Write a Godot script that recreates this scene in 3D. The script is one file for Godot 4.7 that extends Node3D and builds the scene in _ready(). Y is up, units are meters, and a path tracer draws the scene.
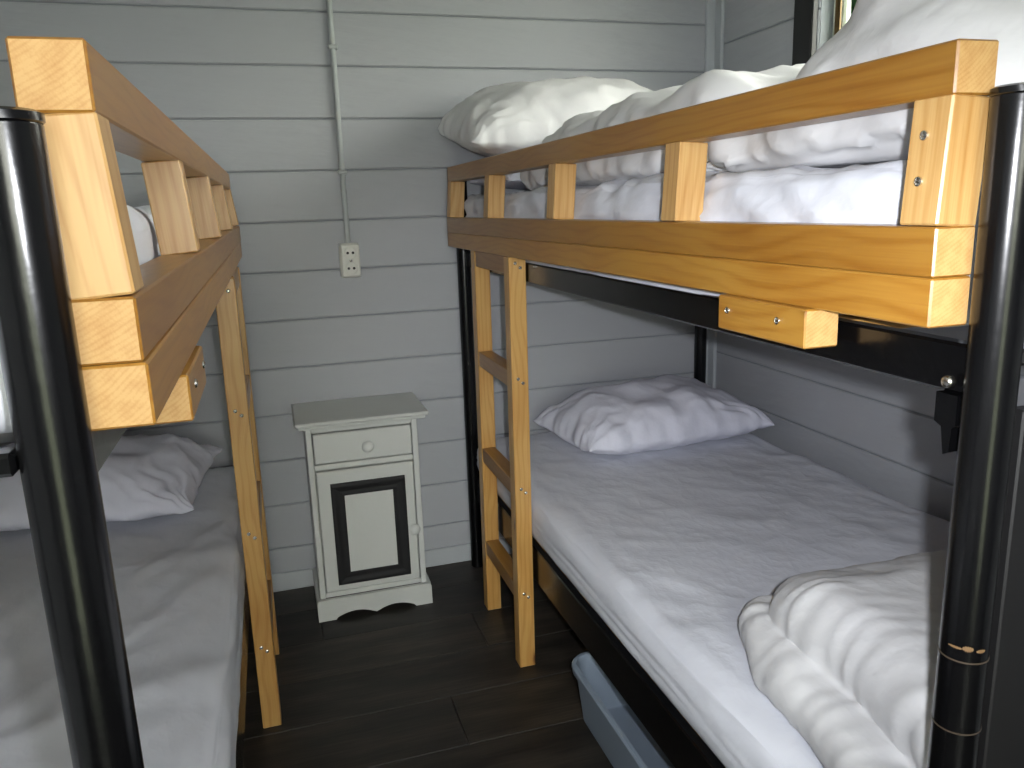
extends Node3D
# Cabin bedroom with two bunk beds. Floor y = 0, back wall z = 0, the room runs towards +z, metres.

var M := {}
var rng := RandomNumberGenerator.new()
var used := {}

# ---------------------------------------------------------------- helpers
func numbered(called: String) -> String:
	var n: int = used.get(called, 0)
	used[called] = n + 1
	return called if n == 0 else "%s_%03d" % [called, n]

func thing(called: String, at: Vector3, label: String, category: String, group := "") -> Node3D:
	var o := Node3D.new()
	o.name = numbered(called)
	add_child(o)
	o.position = at
	o.set_meta("label", label)
	o.set_meta("category", category)
	if group: o.set_meta("group", group)
	return o

func single(called: String, mesh: Mesh, mat: Material, at: Vector3, label: String, category: String, group := "") -> MeshInstance3D:
	var o := MeshInstance3D.new()
	o.name = numbered(called)
	o.mesh = mesh
	if mat: o.material_override = mat
	add_child(o)
	o.position = at
	o.set_meta("label", label)
	o.set_meta("category", category)
	if group: o.set_meta("group", group)
	return o

func structure(called: String, mesh: Mesh, mat: Material, x: Transform3D) -> MeshInstance3D:
	var o := MeshInstance3D.new()
	o.name = called
	o.mesh = mesh
	if mat: o.material_override = mat
	add_child(o)
	o.transform = x
	o.set_meta("kind", "structure")
	return o

# a part, given where it stands in the world
func part(parent: Node3D, called: String, mesh: Mesh, mat: Material, x: Transform3D) -> MeshInstance3D:
	var o := MeshInstance3D.new()
	o.name = called
	o.mesh = mesh
	if mat: o.material_override = mat
	parent.add_child(o, true)
	var g := parent.transform
	var q: Node = parent.get_parent()
	while q is Node3D and q != self:
		g = (q as Node3D).transform * g
		q = q.get_parent()
	o.transform = g.affine_inverse() * x
	return o

func at(p: Vector3) -> Transform3D:
	return Transform3D(Basis(), p)

# axes whose z runs from a to b, y near «up»
func along(a: Vector3, b: Vector3, up := Vector3.UP) -> Transform3D:
	var z := (b - a).normalized()
	var x := up.cross(z).normalized()
	var y := z.cross(x).normalized()
	return Transform3D(Basis(x, y, z), (a + b) * 0.5)

func tri(st: SurfaceTool, p: Array, n: Vector3, uv: Array) -> void:
	var o := [0, 1, 2]
	if ((p[1] as Vector3) - p[0]).cross((p[2] as Vector3) - p[0]).dot(n) > 0.0:
		o = [0, 2, 1]
	for i in o:
		st.set_normal(n)
		st.set_uv(uv[i])
		st.add_vertex(p[i])

func quad(st: SurfaceTool, p: Array, n: Vector3, uv: Array) -> void:
	tri(st, [p[0], p[1], p[2]], n, [uv[0], uv[1], uv[2]])
	tri(st, [p[0], p[2], p[3]], n, [uv[0], uv[2], uv[3]])

# box with chamfered edges; UVs follow the longest side (grain); the two end faces can carry an end-grain material
func bevel_box(size: Vector3, c: float, mat: Material = null, end_mat: Material = null) -> ArrayMesh:
	var h := size * 0.5
	var L := 0
	if size.y >= size.x and size.y >= size.z: L = 1
	if size.z >= size.x and size.z >= size.y: L = 2
	var st := SurfaceTool.new()
	st.begin(Mesh.PRIMITIVE_TRIANGLES)
	var se := SurfaceTool.new()
	se.begin(Mesh.PRIMITIVE_TRIANGLES)
	var ou := rng.randf() * 0.1
	var ov := [rng.randf() * 0.8, rng.randf() * 0.8, rng.randf() * 0.8]
	var oe := Vector2(rng.randf(), rng.randf()) * 0.5
	var uvf := func(p: Vector3, axis: int) -> Vector2:
		if axis == L:
			return Vector2((p[(L + 1) % 3]) / 0.1, (p[(L + 2) % 3]) / 0.1) + oe * 0.8 + Vector2(0.3, 0.3)
		var o := 3 - axis - L
		return Vector2((p[L] + h[L]) / 2.6 + ou, (p[o] + h[o]) / 0.5 + ov[axis])
	for i in 3:
		var j := (i + 1) % 3
		var k := (i + 2) % 3
		for s in [-1.0, 1.0]:
			var n := Vector3.ZERO
			n[i] = s
			var ps := []
			var us := []
			for q in [[-1, -1], [1, -1], [1, 1], [-1, 1]]:
				var p := Vector3.ZERO
				p[i] = s * h[i]
				p[j] = q[0] * (h[j] - c)
				p[k] = q[1] * (h[k] - c)
				ps.append(p)
				us.append(uvf.call(p, i))
			quad(se if (i == L and end_mat) else st, ps, n, us)
		for s in [-1.0, 1.0]:
			for t in [-1.0, 1.0]:      # edges that run along i
				var n := Vector3.ZERO
				n[j] = s
				n[k] = t
				n = n.normalized()
				var ps := []
				var us := []
				for q in [[-1, 0], [1, 0], [1, 1], [-1, 1]]:
					var p := Vector3.ZERO
					p[i] = q[0] * (h[i] - c)
					p[j] = s * (h[j] - (c if q[1] == 0 else 0.0))
					p[k] = t * (h[k] - (0.0 if q[1] == 0 else c))
					ps.append(p)
					us.append(uvf.call(p, k if k != L else j))
				quad(st, ps, n, us)
	for sx in [-1.0, 1.0]:
		for sy in [-1.0, 1.0]:
			for sz in [-1.0, 1.0]:
				var s3 := Vector3(sx, sy, sz)
				var a := Vector3(h.x, h.y - c, h.z - c) * s3
				var b := Vector3(h.x - c, h.y, h.z - c) * s3
				var d := Vector3(h.x - c, h.y - c, h.z) * s3
				var ax := 0 if L != 0 else 1
				tri(st, [a, b, d], s3.normalized(), [uvf.call(a, ax), uvf.call(b, ax), uvf.call(d, ax)])
	var m := st.commit()
	if mat: m.surface_set_material(0, mat)
	if end_mat:
		se.commit(m)
		m.surface_set_material(1, end_mat)
	return m

# lathe about y: profile of (radius, y)
func lathe(prof: Array, seg := 24) -> ArrayMesh:
	var v := PackedVector3Array()
	var idx := PackedInt32Array()
	for i in prof.size():
		for s in seg:
			var a := TAU * s / seg
			v.append(Vector3(prof[i].x * cos(a), prof[i].y, prof[i].x * sin(a)))
	for i in prof.size() - 1:
		for s in seg:
			var a := i * seg + s
			var b := i * seg + (s + 1) % seg
			idx.append_array([a, a + seg, b, b, a + seg, b + seg])
	return finish(v, idx, 0.7)

# arrays with normals; where cos of the angle between faces is under «hard», edges stay sharp (flat shading per face group)
func finish(v: PackedVector3Array, idx: PackedInt32Array, hard := -1.0) -> ArrayMesh:
	var arr := []
	arr.resize(Mesh.ARRAY_MAX)
	if hard > -1.0:
		var fn := PackedVector3Array()
		var at_v := {}
		for t in range(0, idx.size(), 3):
			var n := -(v[idx[t + 1]] - v[idx[t]]).cross(v[idx[t + 2]] - v[idx[t]])
			fn.append(n)
			for q in 3:
				var key := Vector3i((v[idx[t + q]] * 20000.0).round())
				if not at_v.has(key): at_v[key] = PackedInt32Array()
				var l: PackedInt32Array = at_v[key]
				l.append(t / 3)
				at_v[key] = l
		var vv := PackedVector3Array()
		var nn := PackedVector3Array()
		for t in range(0, idx.size(), 3):
			var me := fn[t / 3].normalized()
			if me.length() < 0.5: continue
			for q in 3:
				var p := v[idx[t + q]]
				var n := Vector3.ZERO
				for f in at_v[Vector3i((p * 20000.0).round())]:
					if fn[f].length() > 0.0 and fn[f].normalized().dot(me) > hard: n += fn[f]
				vv.append(p)
				nn.append(n.normalized())
		arr[Mesh.ARRAY_VERTEX] = vv
		arr[Mesh.ARRAY_NORMAL] = nn
	else:
		var nn := PackedVector3Array()
		nn.resize(v.size())
		for t in range(0, idx.size(), 3):
			var n := -(v[idx[t + 1]] - v[idx[t]]).cross(v[idx[t + 2]] - v[idx[t]])
			for q in 3: nn[idx[t + q]] += n
		for i in nn.size(): nn[i] = nn[i].normalized()
		arr[Mesh.ARRAY_VERTEX] = v
		arr[Mesh.ARRAY_NORMAL] = nn
		arr[Mesh.ARRAY_INDEX] = idx
	var m := ArrayMesh.new()
	m.add_surface_from_arrays(Mesh.PRIMITIVE_TRIANGLES, arr)
	return m

# flat outline (x, y) extruded along z, centred
func extrude(poly: PackedVector2Array, depth: float) -> ArrayMesh:
	var v := PackedVector3Array()
	var idx := PackedInt32Array()
	var n := poly.size()
	for s in [0.5, -0.5]:
		for p in poly: v.append(Vector3(p.x, p.y, s * depth))
	var t := Geometry2D.triangulate_polygon(poly)
	var area := 0.0
	for i in n: area += poly[i].cross(poly[(i + 1) % n])
	for i in range(0, t.size(), 3):
		var o := [t[i], t[i + 1], t[i + 2]]
		if (poly[o[1]] - poly[o[0]]).cross(poly[o[2]] - poly[o[0]]) > 0: o = [o[0], o[2], o[1]]
		idx.append_array([o[0], o[1], o[2], o[0] + n, o[2] + n, o[1] + n])
	for i in n:
		var j := (i + 1) % n
		if area > 0: idx.append_array([i, j + n, j, i, i + n, j + n])
		else: idx.append_array([i, j, j + n, i, j + n, i + n])
	return finish(v, idx, 0.8)

# ---------------------------------------------------------------- cloth shapes
func noise(freq: float, seed_: int, ridged := false, oct := 3) -> FastNoiseLite:
	var f := FastNoiseLite.new()
	f.noise_type = FastNoiseLite.TYPE_SIMPLEX_SMOOTH
	f.seed = seed_
	f.frequency = freq
	f.fractal_type = FastNoiseLite.FRACTAL_RIDGED if ridged else FastNoiseLite.FRACTAL_FBM
	f.fractal_octaves = oct
	return f

# rounded box, finely meshed, pushed along its normal by «push»(point, normal)
func soft_box(size: Vector3, r: float, step: float, push: Callable) -> ArrayMesh:
	var h := size * 0.5
	var v := PackedVector3Array()
	var idx := PackedInt32Array()
	var seen := {}
	var ticks := []
	for i in 3:
		var l := []
		var n := int(ceil(size[i] / step))
		# finer near the rounded edges
		for e in 7: l.append(-h[i] + r * (1.0 - cos(e / 6.0 * PI * 0.5)))
		for q in range(1, n): l.append(lerpf(-h[i] + r, h[i] - r, q / float(n)))
		for e in 7: l.append(h[i] - r * (1.0 - cos((6 - e) / 6.0 * PI * 0.5)))
		ticks.append(l)
	for i in 3:
		var j := (i + 1) % 3
		var k := (i + 2) % 3
		for s in [-1.0, 1.0]:
			var ids := []
			for a in ticks[j].size():
				var row := []
				for b in ticks[k].size():
					var p := Vector3.ZERO
					p[i] = s * h[i]
					p[j] = ticks[j][a]
					p[k] = ticks[k][b]
					var key := Vector3i((p * 10000.0).round())
					if not seen.has(key):
						var inner := p.clamp(-h + Vector3.ONE * r, h - Vector3.ONE * r)
						var d := (p - inner).normalized()
						seen[key] = v.size()
						var q := inner + d * r
						v.append(q + push.call(q, d))
					row.append(seen[key])
				ids.append(row)
			for a in ticks[j].size() - 1:
				for b in ticks[k].size() - 1:
					var A: int = ids[a][b]
					var B: int = ids[a + 1][b]
					var C: int = ids[a + 1][b + 1]
					var D: int = ids[a][b + 1]
					if s > 0: idx.append_array([A, C, B, A, D, C])
					else: idx.append_array([A, B, C, A, C, D])
	return finish(v, idx)

# pillow lying flat, centred: half sizes a (x) and b (z), loft t; corners pulled out, sides drawn in, crumpled
func pillow_mesh(a: float, b: float, t: float, seed_: int, crumple := 0.012, n := 64) -> ArrayMesh:
	var v := PackedVector3Array()
	var idx := PackedInt32Array()
	var w1 := noise(5.0, seed_, true, 3)
	var w2 := noise(2.2, seed_ + 7, false, 2)
	var w3 := noise(14.0, seed_ + 3, true, 2)
	var seen := {}
	for side in [1.0, -1.0]:
		var ids := []
		for i in n + 1:
			var row := []
			for j in n + 1:
				var u := sin(lerpf(-1, 1, i / float(n)) * PI * 0.5)
				var w := sin(lerpf(-1, 1, j / float(n)) * PI * 0.5)
				var x := a * u * (1.0 - 0.05 * (1.0 - w * w) * u * u)
				var z := b * w * (1.0 - 0.05 * (1.0 - u * u) * w * w)
				var th := pow(maxf(0.0, 1.0 - pow(absf(u), 2.6)), 0.46) * pow(maxf(0.0, 1.0 - pow(absf(w), 2.3)), 0.5)
				var p := Vector3(x, 0, z)
				var edge := clampf(th * 2.2, 0.0, 1.0)
				# folds fan out from the corners
				var fan := sin(atan2(absf(w) - 1.1, absf(u) - 1.1) * 26.0 + w2.get_noise_2d(x * 3, z * 3) * 5.0) * pow(absf(u * w), 1.4)
				var wr := w1.get_noise_3d(x * 0.7 + 3.0 * side, z * 0.5, seed_) * crumple * 0.75 + fan * crumple * 0.6
				var y: float = side * th * t * (1.0 if side > 0 else 0.55) + (w2.get_noise_2d(x * 2, z * 2) * crumple * 1.3 + wr) * edge * (1.0 if side > 0 else 0.25)
				y += w2.get_noise_2d(x * 4 + 50, z * 4) * 0.012 * (1.0 - edge)
				p.y = y
				p.x += w2.get_noise_2d(z * 6, 3.3 + u) * 0.010
				p.z += w2.get_noise_2d(x * 6, 8.3 + w) * 0.010
				var key := Vector2i(i, j) if (i == 0 or j == 0 or i == n or j == n) else Vector2i(i + (0 if side > 0 else 5000), j)
				if not seen.has(key):
					seen[key] = v.size()
					v.append(p)
				row.append(seen[key])
			ids.append(row)
		for i in n:
			for j in n:
				var A: int = ids[i][j]
				var B: int = ids[i + 1][j]
				var C: int = ids[i + 1][j + 1]
				var D: int = ids[i][j + 1]
				if side > 0: idx.append_array([A, B, C, A, C, D])
				else: idx.append_array([A, C, B, A, D, C])
	return finish(v, idx)

func smin(a: float, b: float, k: float) -> float:
	var h := maxf(k - absf(a - b), 0.0) / k
	return minf(a, b) - h * h * k * 0.25

func sd_box(p: Vector3, c: Vector3, h: Vector3, r: float) -> float:
	var q := (p - c).abs() - (h - Vector3.ONE * r)
	return Vector3(maxf(q.x, 0), maxf(q.y, 0), maxf(q.z, 0)).length() + minf(maxf(q.x, maxf(q.y, q.z)), 0.0) - r

func sd_ball(p: Vector3, c: Vector3, r: Vector3) -> float:
	var d := (p - c) / r
	var l := d.length()
	return (l - 1.0) * minf(r.x, minf(r.y, r.z)) if l > 1.0 else (l - 1.0) * minf(r.x, minf(r.y, r.z))

func sd_rod(p: Vector3, a: Vector3, b: Vector3, ra: float, rb: float) -> float:
	var ab := b - a
	var t := clampf((p - a).dot(ab) / ab.length_squared(), 0.0, 1.0)
	return (p - a - ab * t).length() - lerpf(ra, rb, t)

# surface nets of a distance field inside box lo..hi
func nets(f: Callable, lo: Vector3, hi: Vector3, cell: float, push: Callable) -> ArrayMesh:
	var nx := int(ceil((hi.x - lo.x) / cell)) + 1
	var ny := int(ceil((hi.y - lo.y) / cell)) + 1
	var nz := int(ceil((hi.z - lo.z) / cell)) + 1
	var g := PackedFloat32Array()
	g.resize(nx * ny * nz)
	for z in nz:
		for y in ny:
			for x in nx:
				g[(z * ny + y) * nx + x] = f.call(lo + Vector3(x, y, z) * cell)
	var v := PackedVector3Array()
	var at_cell := PackedInt32Array()
	at_cell.resize(g.size())
	at_cell.fill(-1)
	var corners := [Vector3i(0, 0, 0), Vector3i(1, 0, 0), Vector3i(0, 1, 0), Vector3i(1, 1, 0), Vector3i(0, 0, 1), Vector3i(1, 0, 1), Vector3i(0, 1, 1), Vector3i(1, 1, 1)]
	var edges := [[0, 1], [2, 3], [4, 5], [6, 7], [0, 2], [1, 3], [4, 6], [5, 7], [0, 4], [1, 5], [2, 6], [3, 7]]
	var off := PackedInt32Array()
	for c in corners: off.append((c.z * ny + c.y) * nx + c.x)
	for z in nz - 1:
		for y in ny - 1:
			for x in nx - 1:
				var b := (z * ny + y) * nx + x
				var neg := 0
				for c in 8:
					if g[b + off[c]] < 0.0: neg += 1
				if neg == 0 or neg == 8: continue
				var sum := Vector3.ZERO
				var cnt := 0
				for e in edges:
					var fa := g[b + off[e[0]]]
					var fb := g[b + off[e[1]]]
					if (fa < 0.0) != (fb < 0.0):
						sum += Vector3(corners[e[0]]).lerp(Vector3(corners[e[1]]), fa / (fa - fb))
						cnt += 1
				at_cell[b] = v.size()
				v.append(lo + (Vector3(x, y, z) + sum / cnt) * cell)
	var idx := PackedInt32Array()
	var st := [1, nx, nx * ny]
	for z in range(1, nz - 1):
		for y in range(1, ny - 1):
			for x in range(1, nx - 1):
				var b := (z * ny + y) * nx + x
				for ax in 3:
					var fa := g[b]
					var fb := g[b + st[ax]]
					if (fa < 0.0) == (fb < 0.0): continue
					var u: int = st[(ax + 1) % 3]
					var w: int = st[(ax + 2) % 3]
					var A := at_cell[b]
					var B := at_cell[b - u]
					var C := at_cell[b - u - w]
					var D := at_cell[b - w]
					if fa < 0.0: idx.append_array([A, C, B, A, D, C])
					else: idx.append_array([A, B, C, A, C, D])
	# normals, then wrinkles along them
	var nn := PackedVector3Array()
	nn.resize(v.size())
	for t in range(0, idx.size(), 3):
		var n := -(v[idx[t + 1]] - v[idx[t]]).cross(v[idx[t + 2]] - v[idx[t]])
		for q in 3: nn[idx[t + q]] += n
	for i in v.size():
		var n := nn[i].normalized()
		v[i] += n * float(push.call(v[i], n))
	return finish(v, idx)

# ---------------------------------------------------------------- materials
func lin(c: Color) -> Color: return c

func mat(color: Color, rough: float, metal := 0.0) -> StandardMaterial3D:
	var m := StandardMaterial3D.new()
	m.albedo_color = color
	m.roughness = rough
	m.metallic = metal
	return m

func bump(m: StandardMaterial3D, freq: float, seed_: int, strength: float, scale: Vector3, ridged := false, size := 512) -> void:
	var t := NoiseTexture2D.new()
	t.width = size
	t.height = size
	t.seamless = true
	t.as_normal_map = true
	t.bump_strength = strength
	t.noise = noise(freq, seed_, ridged, 4)
	m.normal_enabled = true
	m.normal_texture = t
	m.uv1_triplanar = true
	m.uv1_scale = scale

func wood_texture(seed_: int, light: Color, dark: Color, knots: int) -> ImageTexture:
	var W := 1536
	var H := 384
	var r := RandomNumberGenerator.new()
	r.seed = seed_
	var kn := []
	for i in knots: kn.append([r.randf() * W, r.randf() * H, r.randf_range(4.0, 8.0)])
	var n1 := noise(0.004, seed_, false, 3)
	var n2 := noise(0.02, seed_ + 1, false, 3)
	var data := PackedByteArray()
	data.resize(W * H * 3)
	var i := 0
	for y in H:
		for x in W:
			var yy := y + n1.get_noise_2d(x * 0.6, y * 1.2) * 26.0
			var k := 0.0
			for q in kn:
				var dx: float = (x - q[0]) / 2.6
				var dy: float = y - q[1]
				var d2 := dx * dx + dy * dy
				if d2 < 900.0:
					yy += signf(dy) * 9.0 * exp(-d2 / 160.0)
					k = maxf(k, exp(-d2 / (q[2] * q[2] * 0.55)))
			var ring := 0.5 + 0.5 * sin(yy * 0.52)
			ring = ring * ring * ring
			var fib := n2.get_noise_2d(x * 0.35, y * 22.0)
			var big := n1.get_noise_2d(x * 1.3 + 500, yy * 2.0)
			var t := clampf(ring * 0.42 + fib * 0.35 + big * 0.5 + 0.12, 0.0, 1.0)
			var c := light.lerp(dark, t).lerp(dark * Color(0.45, 0.33, 0.25), k * 0.85)
			data[i] = int(clampf(c.r, 0, 1) * 255)
			data[i + 1] = int(clampf(c.g, 0, 1) * 255)
			data[i + 2] = int(clampf(c.b, 0, 1) * 255)
			i += 3
	return ImageTexture.create_from_image(Image.create_from_data(W, H, false, Image.FORMAT_RGB8, data))

func end_texture(light: Color, dark: Color) -> ImageTexture:
	var S := 384
	var n1 := noise(0.012, 5, false, 3)
	var n2 := noise(0.15, 6, false, 2)
	var data := PackedByteArray()
	data.resize(S * S * 3)
	var i := 0
	for y in S:
		for x in S:
			var p := Vector2(x - 470, y - 560)
			var d := p.length() + n1.get_noise_2d(x * 0.35, y * 0.35) * 9.0
			var ring := pow(0.5 + 0.5 * sin(d * 0.42), 2.0) * (0.55 + 0.6 * n1.get_noise_2d(d * 0.6, 40.0))
			var ray := sin(p.angle() * 260.0 + n1.get_noise_2d(x * 2, y * 2) * 6.0)
			var t := clampf(ring * 0.5 + ray * 0.05 + n2.get_noise_2d(x, y) * 0.15 + n1.get_noise_2d(x + 900, y) * 0.4 + 0.1, 0, 1)
			var c := light.lerp(dark, t)
			data[i] = int(c.r * 255)
			data[i + 1] = int(c.g * 255)
			data[i + 2] = int(c.b * 255)
			i += 3
	return ImageTexture.create_from_image(Image.create_from_data(S, S, false, Image.FORMAT_RGB8, data))

func floor_texture() -> ImageTexture:
	var W := 1024
	var H := 256
	var n1 := noise(0.006, 21, false, 4)
	var n2 := noise(0.03, 22, false, 3)
	var data := PackedByteArray()
	data.resize(W * H * 3)
	var i := 0
	for y in H:
		for x in W:
			var fib := n2.get_noise_2d(x * 0.4, y * 9.0)
			var big := n1.get_noise_2d(x * 1.2, y * 4.0)
			var g := 0.5 + fib * 0.45 + big * 0.6
			var c := Color(0.115, 0.108, 0.10).lerp(Color(0.27, 0.25, 0.225), clampf(g, 0, 1))
			data[i] = int(c.r * 255)
			data[i + 1] = int(c.g * 255)
			data[i + 2] = int(c.b * 255)
			i += 3
	return ImageTexture.create_from_image(Image.create_from_data(W, H, false, Image.FORMAT_RGB8, data))

func make_materials() -> void:
	var wt := wood_texture(11, Color(0.87, 0.71, 0.47), Color(0.75, 0.55, 0.30), 7)
	var et := end_texture(Color(0.88, 0.73, 0.51), Color(0.76, 0.57, 0.34))
	for k in [["wood", Color(0.88, 0.85, 0.76), 0.36], ["wood_amber", Color(0.69, 0.61, 0.40), 0.34], ["wood_mid", Color(0.765, 0.69, 0.46), 0.36], ["wood_pale", Color(0.89, 0.88, 0.86), 0.42]]:
		var m := mat(k[1], k[2])
		m.albedo_texture = wt
		m.clearcoat_enabled = true
		m.clearcoat = 0.25
		m.clearcoat_roughness = 0.3
		M[k[0]] = m
	var e := mat(Color(0.88, 0.85, 0.78), 0.65)
	e.albedo_texture = et
	M.wood_end = e
	M.metal = mat(Color(0.028, 0.028, 0.032), 0.22)
	bump(M.metal, 0.01, 4, 0.5, Vector3(6, 6, 6))
	M.chip = mat(Color(0.42, 0.32, 0.20), 0.7)
	M.chrome = mat(Color(0.85, 0.84, 0.82), 0.22, 1.0)
	M.wall = mat(Color(0.665, 0.675, 0.695), 0.5)
	bump(M.wall, 0.012, 31, 1.6, Vector3(0.6, 5.0, 0.6))
	M.groove = mat(Color(0.58, 0.60, 0.62), 0.7)
	M.trim = mat(Color(0.70, 0.72, 0.735), 0.5)
	M.ceiling = mat(Color(0.80, 0.80, 0.78), 0.7)
	var ft := floor_texture()
	for i in 3:
		var f := mat([Color(0.92, 0.90, 0.88), Color(0.82, 0.81, 0.80), Color(1.0, 0.97, 0.93)][i], 0.5)
		f.albedo_texture = ft
		M["floor%d" % i] = f
	M.subfloor = mat(Color(0.20, 0.19, 0.18), 0.9)
	for k in [["sheet", Color(0.84, 0.85, 0.885)], ["duvet", Color(0.83, 0.83, 0.835)], ["pillowcase", Color(0.85, 0.855, 0.91)]]:
		var m := mat(k[1], 0.9)
		bump(m, 0.006, 41, 1.9, Vector3(1.9, 2.3, 1.6), true, 768)
		M[k[0]] = m
	M.mattress = mat(Color(0.82, 0.82, 0.84), 0.9)
	M.cabinet = mat(Color(0.80, 0.81, 0.795), 0.38)
	bump(M.cabinet, 0.015, 51, 0.8, Vector3(3, 3, 3))
	M.cabinet_black = mat(Color(0.07, 0.07, 0.08), 0.7)
	M.plastic_white = mat(Color(0.83, 0.83, 0.80), 0.35)
	M.hole = mat(Color(0.10, 0.09, 0.085), 0.6)
	M.conduit = mat(Color(0.70, 0.72, 0.72), 0.45)
	M.bin = mat(Color(0.52, 0.57, 0.63), 0.35)
	M.frame_black = mat(Color(0.04, 0.04, 0.042), 0.35)
	M.sash = mat(Color(0.82, 0.84, 0.80), 0.4)
	var c := mat(Color(0.20, 0.36, 0.20), 0.9)
	c.backlight = Color(0.18, 0.32, 0.16)
	M.curtain = c
	var c2 := mat(Color(0.42, 0.34, 0.20), 0.9)
	c2.backlight = Color(0.2, 0.16, 0.08)
	M.curtain_lining = c2
	var gl := mat(Color(0.9, 0.95, 0.95, 0.08), 0.03)
	gl.transparency = BaseMaterial3D.TRANSPARENCY_ALPHA
	M.glass = gl
	M.board_black = mat(Color(0.035, 0.032, 0.038), 0.6)
	M.door = mat(Color(0.70, 0.71, 0.72), 0.5)

# ---------------------------------------------------------------- setting
const XL := -1.12
const XR := 1.608
const ZF := 3.75
const H := 2.35
const BOARD := 0.158
const GAP := 0.0042

# boards of one wall between u0 and u1 (along the wall), leaving out holes [u0, u1, y0, y1]
func board_wall(parent: Node3D, origin: Vector3, dir: Vector3, nrm: Vector3, u1: float, first: float, holes: Array) -> void:
	var cache := {}
	var basis := Basis(dir, Vector3.UP, nrm)
	var y0 := 0.0
	var y1 := first
	while y0 < H - 0.01:
		var spans := [[0.0, u1, y0, y1]]
		for h in holes:
			var next := []
			for s in spans:
				if h[2] >= s[3] - 0.001 or h[3] <= s[2] + 0.001:
					next.append(s)
					continue
				next.append([s[0], h[0], s[2], s[3]])
				next.append([h[1], s[1], s[2], s[3]])
				if h[2] > s[2] + 0.012: next.append([h[0], h[1], s[2], h[2]])
				if h[3] < s[3] - 0.012: next.append([h[0], h[1], h[3], s[3]])
			spans = next
		for s in spans:
			if s[1] - s[0] < 0.02 or s[3] - s[2] < 0.02: continue
			var size := Vector3(s[1] - s[0], s[3] - s[2] - GAP, 0.007)
			var key := Vector3i((size * 1000).round())
			if not cache.has(key): cache[key] = bevel_box(size, 0.003)
			var p: Vector3 = origin + dir * ((s[0] + s[1]) * 0.5) + Vector3.UP * ((s[2] + s[3]) * 0.5) - nrm * 0.0035
			part(parent, "board", cache[key], M.wall, Transform3D(basis, p))
		y0 = y1
		y1 = minf(y1 + BOARD, H)

func slab(a: Vector3, b: Vector3) -> ArrayMesh:
	return bevel_box((b - a).abs(), 0.001)

# several boxes as one mesh, in the axes of «origin»
func boxes(list: Array, origin: Vector3) -> ArrayMesh:
	var st := SurfaceTool.new()
	st.begin(Mesh.PRIMITIVE_TRIANGLES)
	for q in list:
		var a: Vector3 = q[0]
		var b: Vector3 = q[1]
		st.append_from(bevel_box((b - a).abs(), 0.001), 0, at((a + b) * 0.5 - origin))
	return st.commit()

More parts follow.
